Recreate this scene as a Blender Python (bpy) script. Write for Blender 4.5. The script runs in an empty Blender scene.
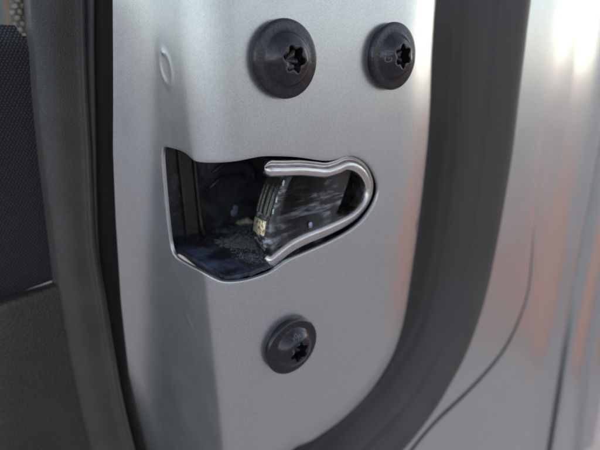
import bpy, bmesh, math, random
import numpy as np
from mathutils import Vector, Matrix
from mathutils.geometry import delaunay_2d_cdt

random.seed(7); np.random.seed(7)
MM = 0.001                      # every dimension below is written in millimetres
scene = bpy.context.scene
COL = scene.collection

# ------------------------------------------------------------------ measured data (mm)
# x runs across the door edge (inside of the car -> outside), y into the door, z up
CAM_LOC = [-51.8048,-76.6236,64.6396]
CAM_ROT = [[0.806767,0.213697,-0.550872],[-0.590739,0.272104,-0.759597],[-0.012429,0.938239,0.345763]]
HOLE = [[-33.51,47.42],[-29.14,47.43],[-25.44,47.39],[-23.15,46.98],[-21.71,46.48],[-20.66,46.03],[-19.11,45.93],[-17.14,45.97],[-15.26,46.04],[-12.75,46.12],[-10.38,46.22],[-7.72,46.36],[-4.94,46.4],[-0.6,45.83],[4.0,45.01],[8.32,43.89],[12.31,43.12],[15.57,43.25],[18.63,43.43],[22.18,42.25],[25.28,39.87],[27.55,36.51],[28.32,32.76],[25.93,28.74],[20.95,25.32],[12.58,23.41],[3.65,22.44],[-0.54,21.87],[-4.07,20.56],[-8.2,20.36],[-11.94,20.49],[-14.48,20.47],[-16.22,20.61],[-20.19,21.52],[-26.39,21.23],[-34.57,21.24],[-34.72,28.92],[-34.31,38.58]]
FLANGE_BEND = [[85.95,-34.08],[75.97,-35.45],[61.9,-38.32],[45.5,-41.66],[25.96,-46.2],[2.57,-51.03],[-25.6,-56.16],[-60.46,-62.5],[-93.22,-66.95]]
FLANGE_LEN = [[86.08,4.24],[76.08,5.29],[61.97,6.36],[45.48,7.61],[25.83,8.08],[2.3,8.33],[-26.02,7.94],[-60.73,3.55],[-93.03,-1.93]]
EDGE = [[48.97,89.97],[49.68,77.79],[50.85,64.42],[51.78,52.04],[52.0,41.23],[51.17,21.25],[49.31,-0.59],[47.47,-14.37],[43.17,-25.28],[33.78,-34.55],[22.29,-39.49],[9.91,-41.07],[2.23,-40.27]]
HOOP = [[-3.84,1.2,43.46],[0.38,1.2,42.84],[4.84,1.2,42.29],[8.7,1.2,41.49],[12.16,1.2,40.75],[15.45,1.2,40.96],[18.53,1.2,41.47],[21.76,1.2,40.53],[24.52,1.2,38.27],[26.23,1.2,34.94],[25.56,1.2,31.42],[22.61,1.2,28.59],[18.33,1.2,27.01],[12.0,1.2,26.01],[6.02,1.2,25.43],[1.74,1.2,24.53],[-1.59,1.2,23.09],[-4.3,1.2,21.77]]
FORK = [[4.11,4.0,41.1],[2.98,4.0,39.45],[1.29,4.0,36.98],[-0.31,4.0,33.33],[-1.52,4.0,29.57],[-2.19,4.0,26.34],[-2.19,4.0,23.38],[2.14,4.0,19.64],[12.09,4.0,21.16],[16.55,4.0,24.35],[18.45,4.0,28.19],[20.65,4.0,32.47],[22.51,4.0,36.78],[22.38,4.0,40.33],[12.64,4.0,42.64]]
SEAL = [[81.64,14.0,107.36],[81.34,14.0,95.42],[81.29,14.0,79.86],[82.11,14.0,65.91],[83.0,14.0,51.12],[83.93,14.0,35.42],[83.65,14.0,18.69],[82.69,14.0,0.77],[80.42,14.0,-17.3],[74.31,14.0,-34.26],[66.46,14.0,-44.28],[59.88,14.0,-50.75],[50.86,14.0,-56.5],[42.45,14.0,-59.72],[28.06,14.0,-64.13],[10.48,14.0,-68.9],[-10.96,14.0,-76.88]]
CREASE = [[114.77,111.91],[113.85,98.64],[113.97,81.71],[114.32,66.48],[113.97,50.12],[113.61,32.54],[116.28,13.02],[121.32,-9.13],[123.6,-28.14],[119.49,-41.24],[111.39,-51.44],[98.29,-58.09],[82.24,-62.52],[68.4,-65.23],[55.35,-70.99],[41.3,-80.54],[24.77,-92.42]]
SHELL = {"sL":[3.5,[[115.71,123.57],[99.67,124.19],[82.22,124.87],[66.47,127.55],[49.23,130.14],[30.5,131.49],[10.26,131.97],[-11.34,130.95],[-36.35,134.74],[-64.21,138.56],[-94.95,141.7],[-129.56,145.28],[-177.03,149.9],[-232.76,155.31],[-364.95,168.17]]],"sR":[5.0,[[119.85,145.23],[102.3,144.38],[83.49,145.08],[66.51,148.32],[47.9,151.39],[27.68,152.75],[5.97,152.49],[-18.1,154.45],[-44.67,156.76],[-74.4,159.97],[-107.31,162.92],[-143.79,165.54],[-194.67,170.44],[-254.39,176.19],[-395.94,189.82]]],"g1":[3.2,[[121.73,158.79],[103.54,157.75],[83.96,156.64],[66.48,159.21],[47.39,161.77],[26.63,163.48],[3.94,165.36],[-20.66,166.38],[-47.81,168.16],[-79.02,172.96],[-114.19,178.23],[-154.03,183.97],[-209.96,192.39],[-276.96,202.49],[-441.91,227.35]]],"g1b":[4.6,[[123.03,164.17],[104.42,163.17],[84.4,162.1],[66.51,164.81],[46.97,167.52],[25.7,169.36],[2.46,171.38],[-22.77,172.53],[-50.64,174.47],[-82.69,179.54],[-118.84,185.11],[-159.85,191.2],[-217.48,200.14],[-286.65,210.87],[-457.5,237.37]]],"e1":[1.0,[[122.79,168.12],[104.29,167.65],[84.33,167.13],[66.43,169.42],[46.94,171.67],[25.76,173.16],[2.67,174.78],[-22.61,176.56],[-50.34,178.33],[-80.61,179.51],[-115.47,183.55],[-155.28,188.85],[-210.64,196.22],[-276.53,205.0],[-436.67,226.32]]],"g2":[1.8,[[127.0,191.24],[106.75,187.42],[85.43,185.49],[66.46,187.41],[45.84,189.71],[23.2,193.12],[-1.75,196.88],[-28.45,197.48],[-57.82,198.83],[-91.39,203.21],[-131.8,213.16],[-179.82,226.18],[-244.85,238.88],[-324.2,254.37],[-526.55,293.89]]],"e2":[-0.6,[[127.2,195.94],[106.9,192.46],[85.5,190.97],[66.41,193.46],[45.6,196.18],[22.82,199.15],[-2.23,202.42],[-29.05,202.83],[-58.51,203.95],[-92.1,208.0],[-132.66,217.97],[-180.94,231.14],[-247.38,245.33],[-329.1,262.79],[-540.78,308.0]]],"o":[-2.0,[[129.84,213.25],[108.46,207.94],[86.26,207.17],[66.39,209.3],[44.77,211.67],[21.15,214.48],[-4.79,217.57],[-33.07,219.78],[-64.4,222.76],[-100.2,228.46],[-142.09,237.53],[-191.01,248.75],[-261.18,264.85],[-348.12,284.8],[-576.54,337.2]]]}
TRIM_EDGE = [[[-32.4,56.0,90.86],[-34.84,56.0,78.44],[-36.02,56.0,67.53],[-37.52,56.0,55.97],[-38.77,56.0,43.67],[-39.87,56.0,30.51],[-41.0,56.0,16.41],[-42.31,56.0,1.3],[-43.18,56.0,-15.19],[-43.59,56.0,-33.37],[-43.5,56.0,-53.63],[-42.91,56.0,-81.19],[-42.0,56.0,-130.15],[-40.42,56.0,-215.4]],[[-32.14,51.0,89.98],[-34.48,51.0,77.97],[-35.59,51.0,67.42],[-37.02,51.0,56.23],[-38.19,51.0,44.33],[-39.22,51.0,31.59],[-40.27,51.0,17.93],[-41.5,51.0,3.28],[-42.29,51.0,-12.71],[-42.64,51.0,-30.35],[-42.49,51.0,-50.02],[-41.83,51.0,-76.81],[-40.78,51.0,-124.45],[-38.96,51.0,-207.61]],[[-31.74,48.6,89.6],[-34.01,48.6,77.77],[-35.09,48.6,67.37],[-36.47,48.6,56.34],[-37.6,48.6,44.6],[-38.58,48.6,32.04],[-39.59,48.6,18.57],[-40.77,48.6,4.12],[-41.51,48.6,-11.67],[-41.81,48.6,-29.1],[-41.61,48.6,-48.54],[-40.88,48.6,-75.03],[-39.72,48.6,-122.21],[-37.69,48.6,-204.71]],[[-28.49,47.0,89.69],[-30.6,47.0,77.8],[-31.87,47.0,67.33],[-33.28,47.0,56.25],[-34.48,47.0,44.46],[-35.71,47.0,31.88],[-36.9,47.0,18.4],[-37.77,47.0,3.8],[-38.38,47.0,-12.12],[-38.64,47.0,-29.66],[-38.26,47.0,-49.31],[-37.05,47.0,-76.35],[-35.42,47.0,-124.43],[-32.54,47.0,-209.11]],[[-23.69,47.2,90.28],[-25.58,47.2,78.1],[-27.21,47.2,67.34],[-28.7,47.2,55.97],[-30.06,47.2,43.89],[-31.74,47.2,31.07],[-33.29,47.2,17.37],[-33.7,47.2,2.3],[-34.15,47.2,-14.07],[-34.38,47.2,-32.06],[-33.76,47.2,-52.36],[-31.82,47.2,-80.66],[-29.51,47.2,-130.83],[-25.4,47.2,-220.0]],[[-22.92,46.9,90.32],[-24.78,46.9,78.11],[-26.39,46.9,67.33],[-27.86,46.9,55.94],[-29.19,46.9,43.82],[-30.85,46.9,30.97],[-32.37,46.9,17.23],[-32.75,46.9,2.1],[-33.16,46.9,-14.34],[-33.33,46.9,-32.41],[-32.66,46.9,-52.81],[-30.62,46.9,-81.28],[-28.14,46.9,-131.82],[-23.73,46.9,-221.85]],[[-22.6,46.0,90.2],[-24.44,46.0,78.05],[-26.02,46.0,67.32],[-27.48,46.0,55.97],[-28.79,46.0,43.91],[-30.42,46.0,31.1],[-31.91,46.0,17.41],[-32.26,46.0,2.34],[-32.64,46.0,-14.04],[-32.78,46.0,-32.07],[-32.07,46.0,-52.42],[-29.99,46.0,-80.83],[-27.42,46.0,-131.31],[-22.85,46.0,-221.36]],[[-22.16,45.8,90.21],[-23.99,45.8,78.05],[-25.56,45.8,67.31],[-27.0,45.8,55.95],[-28.29,45.8,43.87],[-29.91,45.8,31.06],[-31.39,45.8,17.34],[-31.71,45.8,2.24],[-32.07,45.8,-14.18],[-32.18,45.8,-32.24],[-31.44,45.8,-52.65],[-29.3,45.8,-81.16],[-26.64,45.8,-131.85],[-21.89,45.8,-222.37]],[[-21.54,46.6,90.43],[-23.37,46.6,78.16],[-24.94,46.6,67.33],[-26.38,46.6,55.87],[-27.67,46.6,43.68],[-29.29,46.6,30.74],[-30.76,46.6,16.9],[-31.07,46.6,1.66],[-31.41,46.6,-14.93],[-31.5,46.6,-33.17],[-30.72,46.6,-53.79],[-28.51,46.6,-82.62],[-25.75,46.6,-133.88],[-20.8,46.6,-225.56]],[[-20.52,48.8,90.94],[-22.37,48.8,78.43],[-23.96,48.8,67.38],[-25.41,48.8,55.68],[-26.72,48.8,43.24],[-28.35,48.8,30.04],[-29.84,48.8,15.91],[-30.13,48.8,0.33],[-30.45,48.8,-16.61],[-30.51,48.8,-35.25],[-29.68,48.8,-56.33],[-27.37,48.8,-85.81],[-24.46,48.8,-138.28],[-19.24,48.8,-232.22]],[[-17.99,53.0,92.0],[-20.1,53.0,78.97],[-21.96,53.0,67.47],[-23.68,53.0,55.33],[-25.5,53.0,42.48],[-27.44,53.0,28.85],[-29.23,53.0,14.31],[-30.34,53.0,-1.49],[-30.99,53.0,-18.78],[-30.83,53.0,-38.05],[-29.41,53.0,-60.08],[-26.38,53.0,-90.98],[-23.35,53.0,-145.28],[-17.91,53.0,-242.51]],[[-11.84,74.0,96.51],[-14.28,74.0,81.32],[-16.43,74.0,67.93],[-18.42,74.0,53.78],[-20.52,74.0,38.8],[-22.75,74.0,22.92],[-24.82,74.0,5.95],[-26.09,74.0,-12.48],[-26.81,74.0,-32.65],[-26.58,74.0,-55.14],[-24.87,74.0,-80.87],[-21.27,74.0,-116.97],[-17.6,74.0,-180.46],[-11.03,74.0,-294.32]]]
INNER_SEAL = [[[-14.46,71.0,95.66],[-16.89,71.0,80.89],[-19.03,71.0,67.86],[-21.02,71.0,54.11],[-23.12,71.0,39.56],[-25.34,71.0,24.13],[-27.42,71.0,7.67],[-28.73,71.0,-10.2],[-29.52,71.0,-29.75],[-29.4,71.0,-51.52],[-27.88,71.0,-76.39],[-24.59,71.0,-111.24],[-21.37,71.0,-172.38],[-15.62,71.0,-281.61]],[[-14.2,68.0,95.15],[-16.56,68.0,80.62],[-18.64,68.0,67.8],[-20.56,68.0,54.26],[-22.6,68.0,39.93],[-24.76,68.0,24.74],[-26.76,68.0,8.52],[-28.01,68.0,-9.09],[-28.74,68.0,-28.36],[-28.56,68.0,-49.85],[-26.99,68.0,-74.41],[-23.63,68.0,-108.84],[-20.27,68.0,-169.34],[-14.25,68.0,-277.67]],[[-13.24,66.8,95.05],[-15.55,66.8,80.56],[-17.59,66.8,67.77],[-19.47,66.8,54.27],[-21.46,66.8,39.97],[-23.57,66.8,24.8],[-25.53,66.8,8.6],[-26.72,66.8,-9.0],[-27.38,66.8,-28.27],[-27.13,66.8,-49.76],[-25.46,66.8,-74.36],[-21.97,66.8,-108.89],[-18.37,66.8,-169.64],[-11.9,66.8,-278.74]],[[-10.49,66.4,95.29],[-12.74,66.4,80.67],[-14.72,66.4,67.76],[-16.81,66.4,54.14],[-19.02,66.4,39.73],[-20.79,66.4,24.36],[-22.37,66.4,7.9],[-24.07,66.4,-9.74],[-25.25,66.4,-28.96],[-25.88,66.4,-50.14],[-23.78,66.4,-75.09],[-20.13,66.4,-109.91],[-16.26,66.4,-171.27],[-9.3,66.4,-281.77]],[[-9.05,66.8,95.53],[-11.28,66.8,80.79],[-13.24,66.8,67.77],[-15.31,66.8,54.03],[-17.5,66.8,39.49],[-19.24,66.8,23.97],[-20.78,66.8,7.34],[-22.44,66.8,-10.48],[-23.58,66.8,-29.92],[-24.14,66.8,-51.35],[-21.92,66.8,-76.62],[-18.07,66.8,-111.93],[-13.91,66.8,-174.26],[-6.39,66.8,-286.84]],[[-7.47,68.5,96.03],[-9.69,68.5,81.05],[-11.65,68.5,67.81],[-13.73,68.5,53.83],[-15.93,68.5,39.04],[-17.65,68.5,23.26],[-19.18,68.5,6.34],[-20.82,68.5,-11.81],[-21.93,68.5,-31.61],[-22.45,68.5,-53.45],[-20.1,68.5,-79.24],[-16.06,68.5,-115.29],[-11.61,68.5,-179.01],[-3.55,68.5,-294.39]],[[-3.83,73.0,97.26],[-6.07,73.0,81.68],[-8.05,73.0,67.91],[-10.15,73.0,53.36],[-12.36,73.0,37.95],[-14.08,73.0,21.5],[-15.59,73.0,3.84],[-17.21,73.0,-15.11],[-18.25,73.0,-35.8],[-18.66,73.0,-58.65],[-16.03,73.0,-85.67],[-11.55,73.0,-123.53],[-6.45,73.0,-190.61],[2.84,73.0,-312.71]]]
FABRIC = [[[-53.57,65.5,73.33],[-49.77,64.1,73.35],[-45.89,62.7,73.38],[-41.94,61.3,73.37],[-37.92,59.9,73.21],[-35.25,58.99,72.89],[-33.78,58.5,72.59]],[[-54.67,61.58,68.25],[-50.79,60.18,68.35],[-46.84,58.78,68.45],[-42.8,57.38,68.52],[-38.7,55.98,68.46],[-36.01,55.07,68.22],[-34.55,54.58,67.96]],[[-55.83,61.5,63.31],[-51.86,60.1,63.49],[-47.8,58.7,63.67],[-43.66,57.3,63.82],[-39.45,55.9,63.85],[-36.68,54.99,63.68],[-35.18,54.5,63.48]],[[-57.01,61.5,58.26],[-52.93,60.1,58.53],[-48.77,58.7,58.79],[-44.51,57.3,59.03],[-40.17,55.9,59.15],[-37.31,54.99,59.06],[-35.76,54.5,58.9]],[[-58.23,61.5,53.11],[-54.02,60.1,53.46],[-49.73,58.7,53.81],[-45.33,57.3,54.14],[-40.85,55.9,54.36],[-37.89,54.99,54.35],[-36.28,54.5,54.25]],[[-59.47,61.5,47.85],[-55.12,60.1,48.29],[-50.68,58.7,48.73],[-46.13,57.3,49.15],[-41.49,55.9,49.48],[-38.42,54.99,49.55],[-36.75,54.5,49.51]],[[-60.73,61.5,42.48],[-56.24,60.1,43.01],[-51.65,58.7,43.54],[-46.95,57.3,44.06],[-42.14,55.9,44.5],[-38.95,54.99,44.66],[-37.22,54.5,44.67]],[[-62.03,61.5,36.98],[-57.38,60.1,37.61],[-52.62,58.7,38.24],[-47.75,57.3,38.87],[-42.75,55.9,39.42],[-39.44,54.99,39.68],[-37.64,54.5,39.74]],[[-63.35,61.5,31.37],[-58.53,60.1,32.1],[-53.6,58.7,32.83],[-48.54,57.3,33.57],[-43.35,55.9,34.25],[-39.91,54.99,34.59],[-38.03,54.5,34.72]],[[-64.7,61.5,25.62],[-59.71,60.1,26.46],[-54.6,58.7,27.31],[-49.35,57.3,28.15],[-43.96,55.9,28.96],[-40.38,54.99,29.41],[-38.42,54.5,29.61]],[[-66.09,61.5,19.75],[-60.91,60.1,20.7],[-55.6,58.7,21.66],[-50.14,57.3,22.63],[-44.53,55.9,23.57],[-40.8,54.99,24.13],[-38.76,54.5,24.39]],[[-67.5,61.5,13.74],[-62.14,60.1,14.81],[-56.64,58.7,15.89],[-50.98,57.3,16.98],[-45.16,55.9,18.06],[-41.28,54.99,18.73],[-39.16,54.5,19.07]],[[-68.95,61.5,7.59],[-63.41,60.1,8.78],[-57.72,58.7,9.98],[-51.86,57.3,11.2],[-45.83,55.9,12.43],[-41.81,54.99,13.22],[-39.61,54.5,13.63]],[[-70.43,61.5,1.3],[-64.71,60.1,2.61],[-58.82,58.7,3.94],[-52.76,57.3,5.3],[-46.51,55.9,6.68],[-42.35,54.99,7.59],[-40.06,54.5,8.08]]]
LOWER = [[[-68.29,62.83,1.65],[-64.09,60.25,3.15],[-59.93,58.07,4.48],[-56.6,56.68,5.38],[-54.37,55.98,5.88],[-52.12,55.54,6.27],[-48.68,55.5,6.59],[-44.23,55.5,6.97],[-39.61,55.5,7.37]],[[-68.07,58.83,2.37],[-63.96,56.24,3.87],[-59.89,54.06,5.19],[-56.64,52.67,6.08],[-54.46,51.97,6.57],[-52.27,51.53,6.95],[-48.91,51.5,7.23],[-44.57,51.5,7.59],[-40.06,51.5,7.96]],[[-68.09,57.43,2.2],[-64.0,54.83,3.71],[-59.95,52.65,5.02],[-56.73,51.25,5.91],[-54.56,50.55,6.4],[-52.39,50.12,6.76],[-49.05,50.1,7.03],[-44.74,50.1,7.37],[-40.26,50.1,7.72]],[[-68.33,56.83,1.13],[-64.23,54.22,2.64],[-60.17,52.03,3.96],[-56.93,50.63,4.84],[-54.76,49.94,5.33],[-52.58,49.52,5.68],[-49.24,49.5,5.93],[-44.91,49.5,6.24],[-40.42,49.5,6.56]],[[-68.9,56.83,-1.32],[-64.74,54.2,0.21],[-60.63,51.99,1.54],[-57.34,50.6,2.42],[-55.15,49.9,2.89],[-52.94,49.51,3.21],[-49.55,49.5,3.42],[-45.16,49.5,3.69],[-40.6,49.5,3.97]],[[-70.31,56.83,-7.41],[-65.98,54.13,-5.82],[-61.71,51.88,-4.48],[-58.3,50.48,-3.61],[-56.01,49.81,-3.18],[-53.72,49.5,-2.94],[-50.19,49.5,-2.82],[-45.62,49.5,-2.67],[-40.86,49.5,-2.51]],[[-72.29,56.83,-15.94],[-67.72,54.03,-14.28],[-63.22,51.73,-12.92],[-59.62,50.32,-12.09],[-57.22,49.69,-11.72],[-54.8,49.5,-11.63],[-51.08,49.5,-11.65],[-46.24,49.5,-11.68],[-41.19,49.5,-11.72]],[[-74.33,56.83,-24.76],[-69.48,53.92,-23.01],[-64.71,51.54,-21.64],[-60.9,50.14,-20.87],[-58.35,49.57,-20.6],[-55.78,49.5,-20.68],[-51.82,49.5,-20.87],[-46.66,49.5,-21.12],[-41.25,49.5,-21.39]],[[-77.16,56.83,-36.96],[-71.89,53.75,-35.11],[-66.71,51.28,-33.75],[-62.58,49.91,-33.11],[-59.83,49.5,-33.09],[-57.03,49.5,-33.39],[-52.7,49.5,-33.86],[-47.04,49.5,-34.47],[-41.08,49.5,-35.11]],[[-80.87,56.83,-53.0],[-75.01,53.51,-51.03],[-69.25,50.93,-49.74],[-64.68,49.64,-49.41],[-61.62,49.5,-49.86],[-58.49,49.5,-50.44],[-53.62,49.5,-51.36],[-47.22,49.5,-52.56],[-40.42,49.5,-53.84]],[[-85.62,56.83,-73.5],[-78.99,53.21,-71.44],[-72.48,50.53,-70.39],[-67.33,49.5,-70.76],[-63.87,49.5,-71.78],[-60.3,49.5,-72.83],[-54.69,49.5,-74.49],[-47.26,49.5,-76.68],[-39.3,49.5,-79.03]],[[-93.42,56.83,-107.13],[-85.55,52.79,-105.11],[-77.89,50.03,-104.83],[-71.87,49.5,-106.98],[-67.73,49.5,-108.97],[-63.42,49.5,-111.05],[-56.59,49.5,-114.34],[-47.41,49.5,-118.77],[-37.41,49.5,-123.59]],[[-103.17,56.83,-149.23],[-93.87,52.36,-147.65],[-84.9,49.63,-149.12],[-77.87,49.5,-154.08],[-72.91,49.5,-157.75],[-67.69,49.5,-161.6],[-59.32,49.5,-167.78],[-47.85,49.5,-176.26],[-35.08,49.5,-185.69]]]
UPPER = [[[-34.03,60.4,93.45],[-33.72,58.12,93.05],[-33.13,56.55,92.82],[-32.2,56.0,92.83],[-31.1,56.55,93.08],[-29.82,58.12,93.55],[-28.59,60.4,94.14]],[[-35.71,60.4,85.17],[-35.37,58.12,84.88],[-34.75,56.55,84.71],[-33.8,56.0,84.72],[-32.7,56.55,84.89],[-31.42,58.12,85.22],[-30.21,60.4,85.64]],[[-37.01,60.4,78.74],[-36.64,58.12,78.54],[-36.0,56.55,78.43],[-35.04,56.0,78.43],[-33.93,56.55,78.54],[-32.66,58.12,78.76],[-31.46,60.4,79.05]],[[-37.63,60.4,75.68],[-37.25,58.12,75.52],[-36.6,56.55,75.43],[-35.63,56.0,75.43],[-34.52,56.55,75.51],[-33.25,58.12,75.69],[-32.06,60.4,75.91]],[[-37.26,60.4,72.83],[-36.88,58.12,72.71],[-36.22,56.55,72.64],[-35.24,56.0,72.63],[-34.11,56.55,72.69],[-32.82,58.12,72.82],[-31.62,60.4,72.98]],[[-36.99,60.4,70.82],[-36.61,58.12,70.72],[-35.95,56.55,70.67],[-34.96,56.0,70.66],[-33.83,56.55,70.7],[-32.52,58.12,70.79],[-31.3,60.4,70.91]]]
DENT = [[-27.71,63.35],[-27.92,66.62],[-28.86,61.1]]
SCR = [[-31.45,7.72],[-28.87,4.1]]
STRAP = [[-12.62,300.0,120.62],[-13.65,300.0,110.26],[-13.98,300.0,103.25],[-13.5,300.0,97.35],[-13.46,300.0,91.96],[-16.74,300.0,87.02]]
BEIGE = [[-39.99,330.0,139.45],[18.48,330.0,146.28],[3.43,330.0,66.48],[-56.75,330.0,67.14]]

# ------------------------------------------------------------------ camera
cam = bpy.data.cameras.new('camera'); cam_o = bpy.data.objects.new('camera', cam); COL.objects.link(cam_o)
cam.sensor_width = 36.0; cam.lens = 27.0; cam.clip_start = 0.002; cam.clip_end = 500.0
m4 = Matrix([CAM_ROT[i] + [CAM_LOC[i] * MM] for i in range(3)] + [[0, 0, 0, 1]])
cam_o.matrix_world = m4
cam.dof.use_dof = True; cam.dof.focus_distance = 0.093; cam.dof.aperture_fstop = 14.0
scene.camera = cam_o

# ------------------------------------------------------------------ sky and sun
SUN_AZ = math.radians(13)       # angle of the sun in plan, from +x (outside of the car) towards -y
SUN_EL = math.radians(9)
to_sun = Vector((math.cos(SUN_AZ) * math.cos(SUN_EL), math.sin(SUN_AZ) * math.cos(SUN_EL), math.sin(SUN_EL)))
world = bpy.data.worlds.new('World'); scene.world = world; world.use_nodes = True
wn = world.node_tree.nodes; wl = world.node_tree.links; wn.clear()
sky = wn.new('ShaderNodeTexSky'); sky.sky_type = 'NISHITA'; sky.sun_disc = False
sky.sun_elevation = SUN_EL
sky.sun_rotation = math.atan2(to_sun.x, to_sun.y)
sky.air_density = 1.0; sky.dust_density = 0.6; sky.ozone_density = 3.0
hs = wn.new('ShaderNodeHueSaturation'); hs.inputs['Saturation'].default_value = 0.42
bg = wn.new('ShaderNodeBackground'); bg.inputs['Strength'].default_value = 0.15
wo = wn.new('ShaderNodeOutputWorld')
wl.new(sky.outputs[0], hs.inputs['Color']); wl.new(hs.outputs[0], bg.inputs['Color']); wl.new(bg.outputs[0], wo.inputs['Surface'])
sl = bpy.data.lights.new('sun', 'SUN'); sl.energy = 2.0; sl.angle = math.radians(6); sl.color = (1.0, 0.52, 0.36)
so = bpy.data.objects.new('sun', sl); COL.objects.link(so)
so.rotation_euler = (-to_sun).to_track_quat('-Z', 'Y').to_euler(); so.location = to_sun * 3

scene.view_settings.view_transform = 'Standard'; scene.view_settings.look = 'None'
scene.view_settings.gamma = 1.0; scene.view_settings.use_curve_mapping = False
scene.view_settings.exposure = 1.45
scene.render.engine = 'CYCLES'

# ------------------------------------------------------------------ node helpers
class Mat:
    def __init__(s, name):
        s.m = bpy.data.materials.new(name); s.m.use_nodes = True
        s.t = s.m.node_tree; s.n = s.t.nodes; s.b = s.n['Principled BSDF']
        tc = s.n.new('ShaderNodeTexCoord'); mp = s.n.new('ShaderNodeMapping')
        mp.inputs['Scale'].default_value = (1000, 1000, 1000)
        s.t.links.new(tc.outputs['Object'], mp.inputs['Vector']); s.co = mp.outputs[0]   # millimetres
    def link(s, a, b): s.t.links.new(a, b)
    def set(s, **k):
        names = {'color': 'Base Color', 'rough': 'Roughness', 'metal': 'Metallic', 'coat': 'Coat Weight', 'coat_rough': 'Coat Roughness', 'spec': 'Specular IOR Level', 'sheen': 'Sheen Weight', 'sheen_rough': 'Sheen Roughness'}
        for a, v in k.items():
            s.b.inputs[names[a]].default_value = (*v, 1) if isinstance(v, tuple) else v
    def scaled(s, sc):
        mp = s.n.new('ShaderNodeMapping'); mp.inputs['Scale'].default_value = sc
        s.link(s.co, mp.inputs['Vector']); return mp.outputs[0]
    def noise(s, scale, detail=3, rough=.55, vec=None, out='Fac'):
        n = s.n.new('ShaderNodeTexNoise'); n.inputs['Scale'].default_value = scale; n.inputs['Detail'].default_value = detail
        n.inputs['Roughness'].default_value = rough; s.link(vec or s.co, n.inputs['Vector']); return n.outputs[out]
    def voronoi(s, scale, out='Distance', vec=None, feature='F1'):
        n = s.n.new('ShaderNodeTexVoronoi'); n.feature = feature; n.inputs['Scale'].default_value = scale
        s.link(vec or s.co, n.inputs['Vector']); return n.outputs[out]
    def ramp(s, fac, stops):
        r = s.n.new('ShaderNodeValToRGB'); s.link(fac, r.inputs[0]); e = r.color_ramp.elements
        while len(e) < len(stops): e.new(.5)
        for i, (p, c) in enumerate(stops):
            e[i].position = p; e[i].color = (*c, 1) if isinstance(c, tuple) else (c, c, c, 1)
        return r.outputs[0]
    def math(s, op, a, b=None):
        n = s.n.new('ShaderNodeMath'); n.operation = op
        for i, v in enumerate((a, b)):
            if v is None: continue
            if isinstance(v, (int, float)): n.inputs[i].default_value = v
            else: s.link(v, n.inputs[i])
        return n.outputs[0]
    def mix(s, fac, a, b):
        n = s.n.new('ShaderNodeMix'); n.data_type = 'RGBA'
        for sock, v in ((n.inputs[0], fac), (n.inputs[6], a), (n.inputs[7], b)):
            if isinstance(v, (int, float)): sock.default_value = v
            elif isinstance(v, tuple): sock.default_value = (*v, 1)
            else: s.link(v, sock)
        return n.outputs[2]
    def bump(s, h, dist, strength=1.0, prev=None):
        n = s.n.new('ShaderNodeBump'); n.inputs['Distance'].default_value = dist * MM; n.inputs['Strength'].default_value = strength
        s.link(h, n.inputs['Height'])
        if prev is not None: s.link(prev, n.inputs['Normal'])
        s.link(n.outputs[0], s.b.inputs['Normal']); return n.outputs[0]
    def to(s, a, name): s.link(a, s.b.inputs[name])

def mat_paint():
    M = Mat('silver_metallic_paint'); M.set(metal=.84, rough=.3, coat=.4, coat_rough=.15)
    flake = M.voronoi(8.0, 'Color')
    sp = M.n.new('ShaderNodeSeparateColor'); M.link(flake, sp.inputs[0])
    soft = M.noise(.09, 3)
    base = M.ramp(sp.outputs[0], [(0, (.45, .462, .465)), (1, (.60, .612, .612))])
    dust = M.ramp(M.noise(.35, 6, .7), [(.55, 0.0), (.80, 1.0)])
    dust = M.math('MULTIPLY', dust, .16)
    fleck = M.math('MULTIPLY', M.ramp(M.voronoi(.42), [(.0, 1.0), (.11, 0.0)]), M.ramp(M.noise(.11, 2), [(.42, 0.0), (.58, .8)]))
    dust = M.math('MAXIMUM', dust, fleck)
    M.to(M.mix(dust, base, (.62, .61, .58)), 'Base Color')
    M.to(M.ramp(soft, [(.3, .29), (.7, .36)]), 'Roughness')
    b = M.bump(sp.outputs[1], .0026, .45)
    M.bump(M.noise(.55, 3), .006, .5, b)          # orange peel
    return M.m
def mat_simple(name, color, rough, metal=0., nscale=1.5, ndist=.02, var=.3, spec=.5, nvec=None, coat=0.):
    M = Mat(name); M.set(rough=rough, metal=metal, spec=spec, coat=coat)
    v = M.scaled(nvec) if nvec else None
    n = M.noise(nscale, 5, .6, v)
    lo = tuple(c * (1 - var) for c in color); hi = tuple(min(1, c * (1 + var)) for c in color)
    M.to(M.ramp(n, [(.3, lo), (.7, hi)]), 'Base Color')
    M.to(M.ramp(M.noise(nscale * .4, 4), [(.3, max(.05, rough - .08)), (.7, min(1, rough + .1))]), 'Roughness')
    M.bump(n, ndist); return M.m
def mat_rubber(name, color, grain=4., dist=.03):
    M = Mat(name); M.set(rough=.55, spec=.45)
    n = M.noise(grain, 4, .6)
    sm = M.noise(.06, 4, .6, M.scaled((1, 1, .35)))
    c = M.ramp(sm, [(.3, tuple(x * .8 for x in color)), (.7, tuple(x * 1.2 for x in color))])
    speck = M.ramp(M.voronoi(.22), [(.0, 1.0), (.09, 0.0)])
    gate = M.ramp(M.noise(.05, 2), [(.5, 0.0), (.65, .30)])
    M.to(M.mix(M.math('MULTIPLY', speck, gate), c, (.25, .25, .25)), 'Base Color')
    M.to(M.ramp(sm, [(.3, .48), (.7, .66)]), 'Roughness')
    M.bump(n, dist); return M.m
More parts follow.
